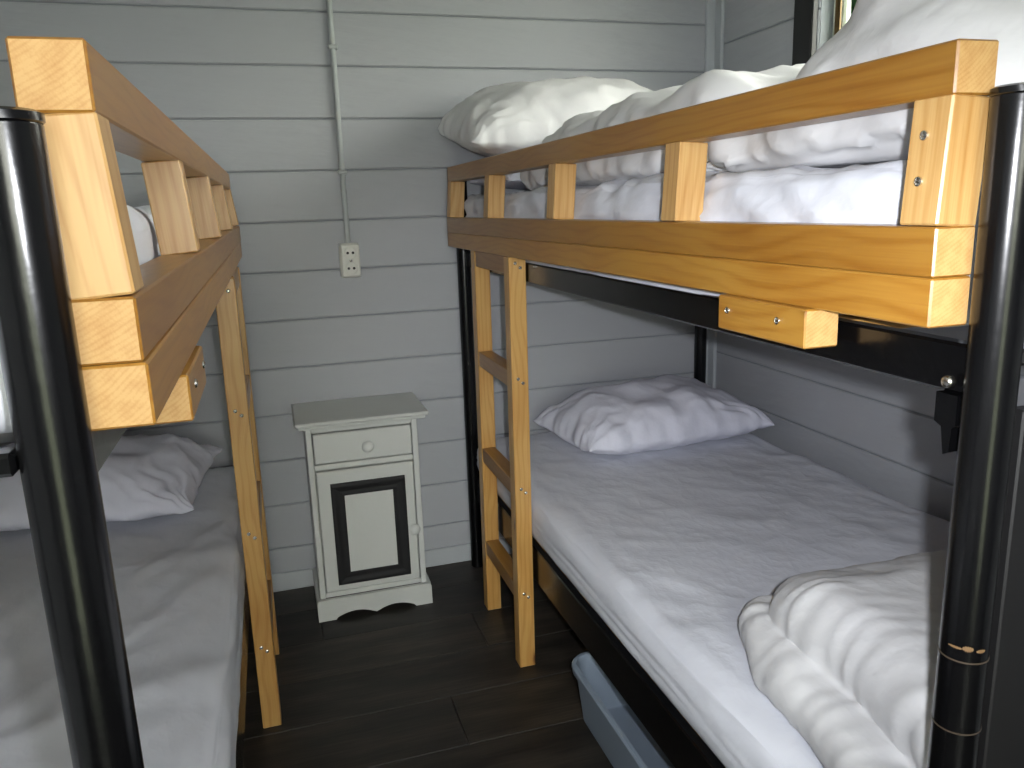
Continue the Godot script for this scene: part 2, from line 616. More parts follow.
func build_room() -> void:
	var T := 0.12
	# floor and its planks
	var o := Vector3(0.24, -0.06, 1.8)
	var fl := structure("floor", slab(Vector3(XL - T, -0.1, -T), Vector3(XR + T, -0.012, ZF + T)), M.subfloor, at(Vector3((XL + XR) * 0.5, -0.056, ZF * 0.5)))
	var pw := 0.2075
	var zb := 0.392 - 2 * pw
	var row := 0
	var lens := {}
	while zb < ZF:
		var za := maxf(zb, 0.0)
		var zc := minf(zb + pw, ZF)
		var seam := fposmod([0.83, 0.05, 0.52, 0.95, 0.357, 0.72][row % 6] - XL, 1.28) - 1.28
		while XL + seam < XR:
			var xa := maxf(XL + seam, XL)
			var xb := minf(XL + seam + 1.28, XR)
			if xb - xa > 0.02 and zc - za > 0.02:
				var key := Vector3i(((Vector3(xb - xa, 0, zc - za)) * 1000).round())
				if not lens.has(key): lens[key] = bevel_box(Vector3(xb - xa - 0.0016, 0.012, zc - za - 0.0016), 0.0012)
				part(fl, "plank", lens[key], M["floor%d" % rng.randi_range(0, 2)], at(Vector3((xa + xb) * 0.5, -0.006, (za + zc) * 0.5)))
			seam += 1.28
		zb += pw
		row += 1
	# ceiling
	structure("ceiling", slab(Vector3(XL - T, H, -T), Vector3(XR + T, H + 0.1, ZF + T)), M.ceiling, at(Vector3((XL + XR) * 0.5, H + 0.05, ZF * 0.5)))
	# back wall
	var wb := structure("wall_back", slab(Vector3(XL - T, 0, -T), Vector3(XR + T, H, -0.007)), M.groove, at(Vector3((XL + XR) * 0.5, H * 0.5, -(T + 0.007) * 0.5)))
	board_wall(wb, Vector3(XL, 0, 0), Vector3.RIGHT, Vector3.BACK, XR - XL, 0.155, [])
	# left wall
	var wl := structure("wall_left", slab(Vector3(XL - T, 0, 0), Vector3(XL - 0.007, H, ZF)), M.groove, at(Vector3(XL - (T + 0.007) * 0.5, H * 0.5, ZF * 0.5)))
	board_wall(wl, Vector3(XL, 0, ZF), Vector3.FORWARD, Vector3.RIGHT, ZF, 0.083, [])
	# right wall, with the window over the upper bunk
	var wo := Vector3(XR + (T + 0.007) * 0.5, H * 0.5, ZF * 0.5)
	var wz0 := 0.568
	var wz1 := 1.95
	var wy0 := 1.52
	var wy1 := 2.24
	var wr := structure("wall_right", boxes([
		[Vector3(XR + 0.007, 0, 0), Vector3(XR + T, H, wz0)],
		[Vector3(XR + 0.007, 0, wz1), Vector3(XR + T, H, ZF)],
		[Vector3(XR + 0.007, 0, wz0), Vector3(XR + T, wy0, wz1)],
		[Vector3(XR + 0.007, wy1, wz0), Vector3(XR + T, H, wz1)]], wo), M.groove, at(wo))
	board_wall(wr, Vector3(XR, 0, 0), Vector3.BACK, Vector3.LEFT, ZF, 0.083, [[wz0, wz1, wy0, wy1]])
	# window: black casing towards the room, pale sash set back, one pane
	var win := structure("window_1", slab(Vector3(0, wy0, wz0 + 0.055), Vector3(0.006, wy1, wz1 - 0.055)), M.glass, at(Vector3(XR + 0.075, (wy0 + wy1) * 0.5, (wz0 + wz1) * 0.5)))
	for z in [wz0 - 0.002, wz1 + 0.002]:
		var dz: float = -0.045 if z < 1.0 else 0.045
		part(win, "casing", bevel_box(Vector3(0.022, wy1 - wy0 + 0.1, 0.09), 0.004), M.frame_black, at(Vector3(XR - 0.011, (wy0 + wy1) * 0.5, z + dz)))
	for y in [wy0 - 0.022, wy1 + 0.022]:
		part(win, "casing", bevel_box(Vector3(0.0222, 0.045, wz1 - wz0), 0.004), M.frame_black, at(Vector3(XR - 0.0111, y, (wz0 + wz1) * 0.5)))
	for z in [wz0 + 0.028, wz1 - 0.028]:
		part(win, "sash", bevel_box(Vector3(0.05, wy1 - wy0, 0.055), 0.006), M.sash, at(Vector3(XR + 0.07, (wy0 + wy1) * 0.5, z)))
	for y in [wy0 + 0.028, wy1 - 0.028]:
		part(win, "sash", bevel_box(Vector3(0.05, 0.055, wz1 - wz0 - 0.11), 0.006), M.sash, at(Vector3(XR + 0.07, y, (wz0 + wz1) * 0.5)))
	# front wall behind the photographer, with a glazed door
	var dx0 := -0.36
	var dx1 := 0.36
	var dh := 2.05
	var fo := Vector3((XL + XR) * 0.5, H * 0.5, ZF + T * 0.5)
	structure("wall_front", boxes([
		[Vector3(XL - T, 0, ZF), Vector3(dx0, H, ZF + T)],
		[Vector3(dx1, 0, ZF), Vector3(XR + T, H, ZF + T)],
		[Vector3(dx0, dh, ZF), Vector3(dx1, H, ZF + T)]], fo), M.wall, at(fo))
	var dr := structure("door_1", slab(Vector3(dx0 + 0.1, 0.2, 0), Vector3(dx1 - 0.1, dh - 0.1, 0.006)), M.glass, at(Vector3((dx0 + dx1) * 0.5, (0.2 + dh - 0.1) * 0.5, ZF + 0.05)))
	for x in [dx0 + 0.05, dx1 - 0.05]:
		part(dr, "door_stile", bevel_box(Vector3(0.1, dh, 0.05), 0.003), M.sash, at(Vector3(x, dh * 0.5, ZF + 0.05)))
	part(dr, "door_rail", bevel_box(Vector3(dx1 - dx0 - 0.2, 0.1, 0.05), 0.003), M.sash, at(Vector3((dx0 + dx1) * 0.5, dh - 0.05, ZF + 0.05)))
	part(dr, "door_rail", bevel_box(Vector3(dx1 - dx0 - 0.2, 0.2, 0.05), 0.003), M.sash, at(Vector3((dx0 + dx1) * 0.5, 0.1, ZF + 0.05)))
	# corner trims and baseboards
	for t in [["trim_1", Vector3(0.045, H, 0.014), Vector3(XR - 0.0225, H * 0.5, 0.007)], ["trim_2", Vector3(0.014, H, 0.045), Vector3(XR - 0.007, H * 0.5, 0.0365)],
			["trim_3", Vector3(0.045, H, 0.014), Vector3(XL + 0.0225, H * 0.5, 0.007)], ["trim_4", Vector3(0.014, H, 0.045), Vector3(XL + 0.007, H * 0.5, 0.0365)]]:
		structure(t[0], bevel_box(t[1], 0.003), M.trim, at(t[2]))
	structure("baseboard_back", bevel_box(Vector3(XR - XL - 0.1, 0.066, 0.010), 0.002), M.trim, at(Vector3((XL + XR) * 0.5, 0.033, 0.005)))
	structure("baseboard_right", bevel_box(Vector3(0.010, 0.066, ZF - 0.08), 0.002), M.trim, at(Vector3(XR - 0.005, 0.033, ZF * 0.5 + 0.03)))
	structure("baseboard_left", bevel_box(Vector3(0.010, 0.066, ZF - 0.08), 0.002), M.trim, at(Vector3(XL + 0.005, 0.033, ZF * 0.5 + 0.03)))

# ---------------------------------------------------------------- things
func tube_mesh(r: float, l: float) -> ArrayMesh:
	var e := 0.004
	return lathe([Vector2(0, 0), Vector2(r - e, 0), Vector2(r, e), Vector2(r, l - e), Vector2(r - e, l), Vector2(0, l)], 32)

# a bare patch on a tube of radius r, centred on +x, uneven outline
func chip(r: float, half: float, h: float) -> ArrayMesh:
	var v := PackedVector3Array()
	var idx := PackedInt32Array()
	var n := 14
	for i in n + 1:
		var a := lerpf(-half, half, i / float(n))
		var k := h * sqrt(maxf(0.02, 1.0 - pow(a / half, 2.0))) * (0.7 + 0.3 * sin(i * 2.3 + h * 900.0))
		for y in [-k, k * 0.8]:
			v.append(Vector3(cos(a) * r, y, sin(a) * r))
			v.append(Vector3(cos(a) * (r - 0.0006), y, sin(a) * (r - 0.0006)))
	for i in n:
		var a := i * 4
		idx.append_array([a, a + 2, a + 4, a + 2, a + 6, a + 4, a + 1, a + 5, a + 3, a + 3, a + 5, a + 7])
	return finish(v, idx)

func screw_mesh() -> ArrayMesh:
	return lathe([Vector2(0, 0.0025), Vector2(0.0012, 0.0025), Vector2(0.0016, 0.0012), Vector2(0.0022, 0.0012), Vector2(0.0028, 0.0026), Vector2(0.0044, 0.0018), Vector2(0.0048, 0.0), Vector2(0.0, -0.001)], 12)

# a squared timber from a to b (centres of its ends)
func timber(t: Node3D, called: String, a: Vector3, b: Vector3, w: float, h: float, m: Material, up := Vector3.UP) -> MeshInstance3D:
	return part(t, called, bevel_box(Vector3(w, h, a.distance_to(b)), 0.0018, m, M.wood_end), null, along(a, b, up))

func screw(p: Node3D, pos: Vector3, n: Vector3) -> void:
	var up := Vector3.UP if absf(n.y) < 0.9 else Vector3.RIGHT
	var x := up.cross(n).normalized()
	part(p, "screw", M.screw_mesh, M.chrome, Transform3D(Basis(x, n, x.cross(n)), pos))

# one bunk: s = +1 stands right of the aisle, -1 left. px: x of the aisle-side posts, wx: x of the wall-side posts
func bunk(s: float, label: String, pn: Vector2, pf: Vector2, wx: float, guard: Dictionary) -> Node3D:
	var b := thing("bunk_bed", Vector3((pn.x + wx) * 0.5, 0, 1.09), label, "bunk bed")
	var r := 0.0225
	var top: float = guard.post_top
	var spots := [pn, pf, Vector2(wx, pn.y), Vector2(wx, pf.y)]
	for i in 4:
		var q: Vector2 = spots[i]
		var po := part(b, "post", tube_mesh(r if i != 3 else 0.0225, top if i < 3 else 1.28), M.metal, at(Vector3(q.x, 0, q.y)))
		if i < 3:
			part(po, "cap", lathe([Vector2(0, 0.005), Vector2(r - 0.003, 0.005), Vector2(r + 0.0012, 0.003), Vector2(r + 0.0012, -0.002), Vector2(r, -0.003)], 28), M.metal, at(Vector3(q.x, top, q.y)))
		if i == 0:
			for y in [0.832, 0.752]:
				part(po, "joint_ring", lathe([Vector2(r - 0.001, -0.0012), Vector2(r + 0.0005, -0.0007), Vector2(r + 0.0005, 0.0007), Vector2(r - 0.001, 0.0012)], 28), M.joint, at(Vector3(q.x, y, q.y)))
			if s > 0.0:
				for q2 in [[0.848, 2.25, 0.22, 0.0045], [0.847, 2.75, 0.30, 0.0022], [0.846, 1.70, 0.22, 0.003]]:
					part(po, "paint_chip", chip(r + 0.0004, q2[2], q2[3]), M.chip, Transform3D(Basis(Vector3.UP, -float(q2[1])), Vector3(q.x, q2[0], q.y)))
	# side rails: angle-shaped bars, at two levels
	for lev in [[1.095, 0.05], [0.258, 0.10]]:
		var yc: float = lev[0] + lev[1] * 0.5
		for side in 2:
			var xa: float = pn.x if side == 0 else wx
			var xb: float = pf.x if side == 0 else wx
			var ra := part(b, "side_rail", bevel_box(Vector3(0.022, lev[1], pn.y - pf.y - 2 * r), 0.003), M.metal, along(Vector3(xa + s * 0.006, yc, pn.y - r), Vector3(xb + s * 0.012, yc, pf.y + r)))
			if side == 0:
				# hook bracket and bolt at the near post
				var bz := pn.y - r - 0.016
				part(ra, "hook_bracket", extrude(PackedVector2Array([Vector2(-0.012, 0.0), Vector2(0.014, 0.0), Vector2(0.014, -0.03), Vector2(0.010, -0.034), Vector2(0.009, -0.058), Vector2(0.002, -0.062), Vector2(-0.003, -0.034), Vector2(-0.012, -0.030)]), 0.012), M.metal, Transform3D(Basis(Vector3(0, 0, 1), Vector3.UP, Vector3(-1, 0, 0)), Vector3(xa - s * 0.006, yc - lev[1] * 0.5 + 0.0, bz)))
				if s > 0.0: part(ra, "bolt", lathe([Vector2(0, 0.008), Vector2(0.005, 0.007), Vector2(0.007, 0.004), Vector2(0.007, 0)], 12), M.chrome, Transform3D(Basis(Vector3(0, 0, 1), Vector3(-s, 0, 0), Vector3(0, 1, 0)), Vector3(xa - s * 0.012, yc - 0.012, bz + 0.004)))
		for q in [pn.y, pf.y]:
			var x0: float = pn.x if q == pn.y else pf.x
			part(b, "end_rail", bevel_box(Vector3(absf(wx - x0) - 2 * r, 0.016, 0.022), 0.003), M.metal, at(Vector3((x0 + wx) * 0.5, lev[0] + lev[1] - 0.009, q)))
		var n := 11
		var sm := bevel_box(Vector3(absf(wx - pn.x) - 0.03, 0.016, 0.07), 0.002)
		for i in n:
			part(b, "slat", sm, M.wood, at(Vector3((pn.x + wx) * 0.5 + s * 0.0, lev[0] + lev[1] - 0.010, lerpf(pf.y + 0.15, pn.y - 0.25, i / float(n - 1)))))
	# wooden guard on the aisle side
	var g: Dictionary = guard
	var w := 0.0465
	var zn: float = g.zn
	var zf: float = g.zf
	# [name, x of outer face at near end, at far end, y centre near, far, material]
	timber(b, "guard_rail", Vector3(g.xt + s * w * 0.5, g.yt, zn), Vector3(g.xtf + s * w * 0.5, g.ytf, zf), w, w, M.wood_amber)
	var lower := timber(b, "guard_rail", Vector3(g.xl + s * w * 0.5, g.yl, zn), Vector3(g.xlf + s * w * 0.5, g.ylf, zf), w, w, M.wood_amber)
	var bottom := timber(b, "guard_rail", Vector3(g.xb + s * w * 0.5, g.yb, zn), Vector3(g.xbf + s * w * 0.5, g.ybf, zf), w, w, M.wood_mid)
	var bi := 0
	for z in g.balusters:
		var k: float = (zn - z) / (zn - zf)
		var lo := Vector3(lerpf(g.xl, g.xlf, k) + s * w * 0.5, lerpf(g.yl, g.ylf, k) + w * 0.5, z)
		var hi := Vector3(lerpf(g.xt, g.xtf, k) + s * w * 0.5, lerpf(g.yt, g.ytf, k) - w * 0.5, z)
		var ba := timber(b, "baluster", lo, hi, w, w, M.wood_pale, Vector3.BACK)
		if bi == 0 and s > 0.0:
			for y in [0.36, 0.72]:
				screw(ba, lo.lerp(hi, y) - Vector3(s * (w * 0.5 + 0.0002), 0, 0.004), Vector3(-s, 0, 0))
		bi += 1
	# block under the guard, screwed to the bed rail
	var blk: Dictionary = g.block
	var bx: float = blk.x
	var bk := timber(b, "guard_block", Vector3(bx + s * 0.023, blk.y, blk.z1), Vector3(bx + s * 0.023, blk.y, blk.z0), 0.046, 0.045, M.wood_mid)
	for z in [lerpf(blk.z0, blk.z1, 0.13), lerpf(blk.z0, blk.z1, 0.72)]:
		screw(bk, Vector3(bx - s * 0.0002, blk.y + 0.004, z), Vector3(-s, 0, 0))
	if s < 0.0:
		var lug := part(b, "lug", bevel_box(Vector3(0.014, 0.05, 0.012), 0.003), M.metal, at(Vector3(pn.x - r - 0.005, 1.262, pn.y + 0.002)))
		part(lug, "bolt", lathe([Vector2(0, 0.007), Vector2(0.0035, 0.006), Vector2(0.005, 0.003), Vector2(0.005, 0)], 12), M.chrome, Transform3D(Basis(Vector3.RIGHT, Vector3.BACK, Vector3.DOWN), Vector3(pn.x - r - 0.005, 1.258, pn.y + 0.008)))
	if s > 0.0:
		part(b, "footboard", bevel_box(Vector3(wx - pn.x - 2 * r - 0.008, 0.72, 0.018), 0.002), M.board_black, at(Vector3((pn.x + wx) * 0.5 + 0.003, 0.725, pn.y + 0.004)))
	return b

func ladder(s: float, label: String, p: Dictionary) -> void:
	var t := thing("bunk_ladder", Vector3(p.x, 0, (p.z0 + p.z1) * 0.5), label, "ladder")
	var w := 0.046
	for z in [p.z0, p.z1]:
		var up := timber(t, "upright", Vector3(p.x, 0, z), Vector3(p.xt, p.top, z), w, w, M.wood, Vector3.BACK)
		if z == p.z1:
			for i in p.rungs.size():
				var k: float = p.rungs[i] / p.top
				var x: float = lerpf(p.x, p.xt, k)
				screw(up, Vector3(x - 0.006, p.rungs[i] + 0.006, z + w * 0.5 + 0.0003), Vector3.BACK)
				screw(up, Vector3(x + 0.007, p.rungs[i] - 0.006, z + w * 0.5 + 0.0003), Vector3.BACK)
	for y in p.rungs:
		var k: float = y / p.top
		var x: float = lerpf(p.x, p.xt, k)
		timber(t, "rung", Vector3(x, y, p.z0 + w * 0.5), Vector3(x, y, p.z1 - w * 0.5), w * 0.9, w, M.wood_amber)

func nightstand() -> void:
	var t := thing("nightstand", Vector3(0.228, 0, 0.15), "small white painted nightstand with a black-framed door against the back wall", "nightstand")
	var x0 := 0.055
	var x1 := 0.402
	var zf := 0.262
	var zb := 0.018
	var yb := 0.07
	var yt := 0.642
	var th := 0.018
	var ym := (yb + yt) * 0.5
	for x in [x0 + th * 0.5, x1 - th * 0.5]:
		part(t, "side_panel", bevel_box(Vector3(th, yt - yb, zf - zb), 0.002), M.cabinet, at(Vector3(x, ym, (zf + zb) * 0.5)))
	part(t, "back_panel", bevel_box(Vector3(x1 - x0 - 2 * th, yt - yb, 0.01), 0.001), M.cabinet, at(Vector3((x0 + x1) * 0.5, ym, zb + 0.006)))
	for y in [yt - 0.010, 0.510, yb + 0.008]:
		part(t, "cross_rail", bevel_box(Vector3(x1 - x0 - 2 * th, 0.018, zf - zb - 0.016), 0.002), M.cabinet, at(Vector3((x0 + x1) * 0.5, y, (zf + zb) * 0.5 + 0.003)))
	# top with a moulded edge: profile swept round as three stepped plates
	var top := SurfaceTool.new()
	top.begin(Mesh.PRIMITIVE_TRIANGLES)
	top.append_from(bevel_box(Vector3(0.412, 0.013, 0.292), 0.004), 0, at(Vector3(0, 0.0135, 0)))
	top.append_from(bevel_box(Vector3(0.392, 0.011, 0.278), 0.003), 0, at(Vector3(0, 0.0015, -0.004)))
	part(t, "top_board", top.commit(), M.cabinet, at(Vector3(0.231, yt + 0.004, 0.150)))
	# drawer
	var dw := x1 - x0 - 2 * th - 0.006
	var xc := (x0 + x1) * 0.5
	var d := part(t, "drawer", bevel_box(Vector3(dw, 0.096, 0.20), 0.003), M.cabinet, at(Vector3(xc, 0.571, zf - 0.100)))
	var knob := lathe([Vector2(0, 0.020), Vector2(0.006, 0.0195), Vector2(0.0115, 0.0165), Vector2(0.0135, 0.012), Vector2(0.011, 0.008), Vector2(0.007, 0.005), Vector2(0.0065, 0.0)], 20)
	var kb := Basis(Vector3.RIGHT, Vector3.BACK, Vector3.DOWN).scaled(Vector3(1.4, 1.4, 1.2))
	part(d, "knob", knob, M.cabinet, Transform3D(kb, Vector3(xc + 0.012, 0.567, zf)))
	# door with a black moulding around a raised white panel
	var y0 := 0.090
	var y1 := 0.497
	var door := part(t, "door", bevel_box(Vector3(dw, y1 - y0, 0.018), 0.003), M.cabinet, at(Vector3(xc, (y0 + y1) * 0.5, zf - 0.009)))
	var fx0 := 0.116
	var fx1 := 0.351
	var fy0 := 0.113
	var fy1 := 0.455
	var fw := 0.041
	part(door, "panel", bevel_box(Vector3(fx1 - fx0 - 2 * fw + 0.004, fy1 - fy0 - 2 * fw + 0.004, 0.008), 0.002), M.cabinet, at(Vector3((fx0 + fx1) * 0.5, (fy0 + fy1) * 0.5, zf + 0.0035)))
	var cx := (fx0 + fx1) * 0.5
	var cy := (fy0 + fy1) * 0.5
	var bw := fx1 - fx0
	var bh := fy1 - fy0
	for q in [[bw, Vector2(0, bh * 0.5 - fw * 0.5), 0.0], [bw, Vector2(0, -bh * 0.5 + fw * 0.5), PI], [bh, Vector2(-bw * 0.5 + fw * 0.5, 0), PI * 0.5], [bh, Vector2(bw * 0.5 - fw * 0.5, 0), -PI * 0.5]]:
		var f := part(door, "moulding", moulding(q[0], fw), M.cabinet_black, Transform3D(Basis(Vector3.BACK, q[2]), Vector3(cx + q[1].x, cy + q[1].y, zf)))
		f.set_meta("label", "black painted moulding strip")
	part(door, "knob", knob, M.cabinet, Transform3D(kb, Vector3(0.372, 0.268, zf)))
	# plinth with a scalloped lower edge, front and sides
	var pts := PackedVector2Array()
	var hw := 0.186
	pts.append(Vector2(-hw, 0.0))
	for i in 41:
		var u := i / 40.0
		var x := lerpf(-hw + 0.055, hw - 0.055, u)
		var y := 0.021 * pow(absf(sin(u * TAU)), 0.8) * (1.0 if absf(sin(u * TAU)) > 0 else 0.0) + 0.002
		if u < 0.5: y = 0.018 * pow(sin(u * TAU), 0.85)
		else: y = 0.018 * pow(maxf(0.0, -sin(u * TAU)), 0.85)
		if absf(u - 0.5) < 0.06: y = minf(y, 0.006)
		pts.append(Vector2(x, maxf(y, 0.0) + (0.004 if i > 0 and i < 40 else 0.0)))
	pts.append(Vector2(hw, 0.0))
	pts.append(Vector2(hw, 0.062))
	pts.append(Vector2(hw - 0.005, 0.072))
	pts.append(Vector2(-hw + 0.005, 0.072))
	pts.append(Vector2(-hw, 0.062))
	part(t, "plinth", extrude(pts, 0.014), M.cabinet, at(Vector3(0.229, 0, 0.272)))
	for x in [0.229 - hw + 0.006, 0.229 + hw - 0.006]:
		part(t, "plinth_side", bevel_box(Vector3(0.012, 0.070, 0.247), 0.002), M.cabinet, at(Vector3(x, 0.035, 0.1415)))

# mitred strip of ogee-like section, x along, y across (outer edge up), z proud
func moulding(l: float, w: float) -> ArrayMesh:
	var prof := [Vector2(0.5, 0.0), Vector2(0.5, 0.009), Vector2(0.36, 0.012), Vector2(0.18, 0.012), Vector2(0.0, 0.008), Vector2(-0.2, 0.007), Vector2(-0.36, 0.010), Vector2(-0.5, 0.008), Vector2(-0.5, 0.0)]
	var v := PackedVector3Array()
	var idx := PackedInt32Array()
	for s in [-1.0, 1.0]:
		for p in prof:
			var y: float = p.x * w
			v.append(Vector3(s * (l * 0.5 - (w * 0.5 - y)), y, p.y))
	var n := prof.size()
	for i in n - 1: idx.append_array([i, i + n, i + 1, i + 1, i + n, i + n + 1])
	for i in range(1, n - 1): idx.append_array([0, i, i + 1, n, n + i + 1, n + i])
	return finish(v, idx, 0.6)

func socket() -> void:
	var t := thing("wall_socket", Vector3(0.254, 1.131, 0.0), "white double wall socket at the lower end of the conduit", "socket")
	part(t, "back_box", bevel_box(Vector3(0.064, 0.112, 0.026), 0.004), M.plastic_white, at(Vector3(0.254, 1.131, 0.013)))
	var f := part(t, "faceplate", bevel_box(Vector3(0.060, 0.106, 0.010), 0.004), M.plastic_white, at(Vector3(0.256, 1.131, 0.031)))
	for y in [1.156, 1.106]:
		part(f, "outlet_ring", lathe([Vector2(0.0185, -0.002), Vector2(0.0215, -0.002), Vector2(0.0215, 0.002), Vector2(0.0195, 0.0026), Vector2(0.0185, 0.001)], 24), M.plastic_white, Transform3D(Basis(Vector3.RIGHT, Vector3.BACK, Vector3.DOWN), Vector3(0.256, y, 0.0365)))
		for x in [-0.0085, 0.0085]:
			part(f, "outlet_hole", lathe([Vector2(0, 0.0008), Vector2(0.0042, 0.0008), Vector2(0.0046, 0)], 10), M.hole, Transform3D(Basis(Vector3.RIGHT, Vector3.BACK, Vector3.DOWN), Vector3(0.256 + x, y, 0.036)))
	screw(f, Vector3(0.256, 1.131, 0.0362), Vector3.BACK)

func conduit() -> void:
	var t := thing("cable_conduit", Vector3(0.253, 1.187, 0.0), "thin grey cable conduit clipped upright to the back wall", "conduit")
	var c := part(t, "tube", lathe([Vector2(0.0085, 0), Vector2(0.0085, H - 1.187)], 16), M.conduit, at(Vector3(0.253, 1.187, 0.012)))
	for y in [1.412, 1.789]:
		part(t, "clip", bevel_box(Vector3(0.030, 0.014, 0.022), 0.003), M.conduit, at(Vector3(0.253, y, 0.011)))

func storage_bin() -> void:
	var t := thing("storage_bin", Vector3(0.86, 0, 1.30), "blue-grey plastic storage bin on the floor under the bunk", "storage bin")
	var x0 := 0.632
	var x1 := 1.12
	var z0 := 0.985
	var z1 := 1.62
	var ht := 0.165
	var prof := [Vector2(0.028, 0.0), Vector2(0.022, 0.006), Vector2(0.006, ht - 0.03), Vector2(0.006, ht - 0.022), Vector2(-0.004, ht - 0.022), Vector2(-0.006, ht - 0.004), Vector2(-0.003, ht), Vector2(0.006, ht), Vector2(0.0085, ht - 0.004), Vector2(0.0245, 0.008), Vector2(0.03, 0.004)]
	var v := PackedVector3Array()
	var idx := PackedInt32Array()
	var ring := 0
	for p in prof:
		ring = 0
		for c in 4:
			var cx: float = (x1 - 0.05) if c == 0 or c == 3 else (x0 + 0.05)
			var cz: float = (z1 - 0.05) if c < 2 else (z0 + 0.05)
			for k in 7:
				var a: float = c * PI * 0.5 + k / 6.0 * PI * 0.5
				v.append(Vector3(cx + cos(a) * (0.05 - p.x) - 0.86, p.y, cz + sin(a) * (0.05 - p.x) - 1.30))
				ring += 1
	for i in prof.size() - 1:
		for k in ring:
			var a := i * ring + k
			var b := i * ring + (k + 1) % ring
			idx.append_array([a, a + ring, b, b, a + ring, b + ring])
	for e in [0, prof.size() - 1]:
		for k in range(1, ring - 1):
			if e == 0: idx.append_array([e * ring, e * ring + k, e * ring + k + 1])
			else: idx.append_array([e * ring, e * ring + k + 1, e * ring + k])
	part(t, "tub", finish(v, idx, 0.75), M.bin, at(Vector3(0.86, 0, 1.30)))

func mattress_mesh(size: Vector3, seed_: int, amp: float, slant := false) -> ArrayMesh:
	var wr := noise(1.0, seed_, true, 3)
	var big := noise(1.6, seed_ + 1, false, 2)
	var h := size * 0.5
	return soft_box(size, 0.045, 0.02, func(p: Vector3, n: Vector3) -> Vector3:
		var d := 0.0
		# gathers: long folds that run lengthwise on the flanks, loose diagonal ones on top
		if n.y > -0.3:
			d += wr.get_noise_3d(p.x * 5.0 + p.y * 20.0, p.y * 24.0, p.z * 1.6) * amp * (0.75 if absf(n.x) > 0.5 else 0.25)
			if slant and absf(n.x) > 0.3: d += (wr.get_noise_3d(p.z * 5.0 + p.y * 9.0, p.y * 5.0 - p.z * 2.0, 4.0) + 0.2) * amp
			d += (wr.get_noise_2d(p.x * 4.0 + p.z * 1.2, p.z * 3.4 - p.x * 2.0) + 0.3) * amp * 0.55 * clampf(n.y, 0, 1)
			var cr := pow(clampf(wr.get_noise_2d(p.x * 2.6 + p.z * 1.9, p.z * 0.9 - p.x * 1.1) * 0.5 + 0.5, 0, 1), 7.0)
			d += cr * amp * 1.5 * clampf(n.y, 0, 1)
			d += big.get_noise_2d(p.x, p.z) * amp * 1.5 * clampf(n.y, 0, 1)
			var e := clampf((absf(p.x) - h.x + 0.16) / 0.16, 0, 1)
			d += sin(absf(p.x) * 120.0 + wr.get_noise_2d(p.z * 0.7, 3) * 5.0) * amp * 0.35 * e * clampf(n.y, 0, 1)
		return n * d)

# the tucked edge of the sheet, a thin uneven strip hanging over the bed rail
func hem(m: Node3D) -> void:
	var v := PackedVector3Array()
	var idx := PackedInt32Array()
	var n := 80
	var w := noise(3.0, 61, false, 2)
	for i in n + 1:
		var z := lerpf(0.2, 1.80, i / float(n))
		var lo := 1.143 + w.get_noise_1d(z) * 0.007
		var x := 0.6365 + w.get_noise_1d(z * 2 + 30) * 0.002
		for q in [Vector3(x + 0.003, 1.19, z), Vector3(x, 1.16, z), Vector3(x, lo, z), Vector3(x + 0.002, lo, z), Vector3(x + 0.002, 1.16, z), Vector3(x + 0.005, 1.19, z)]:
			v.append(q)
	for i in n:
		for j in 6:
			var a := i * 6 + j
			var b := i * 6 + (j + 1) % 6
			idx.append_array([a, b, a + 6, b, b + 6, a + 6])
	part(m, "sheet_hem", finish(v, idx), M.sheet, Transform3D())

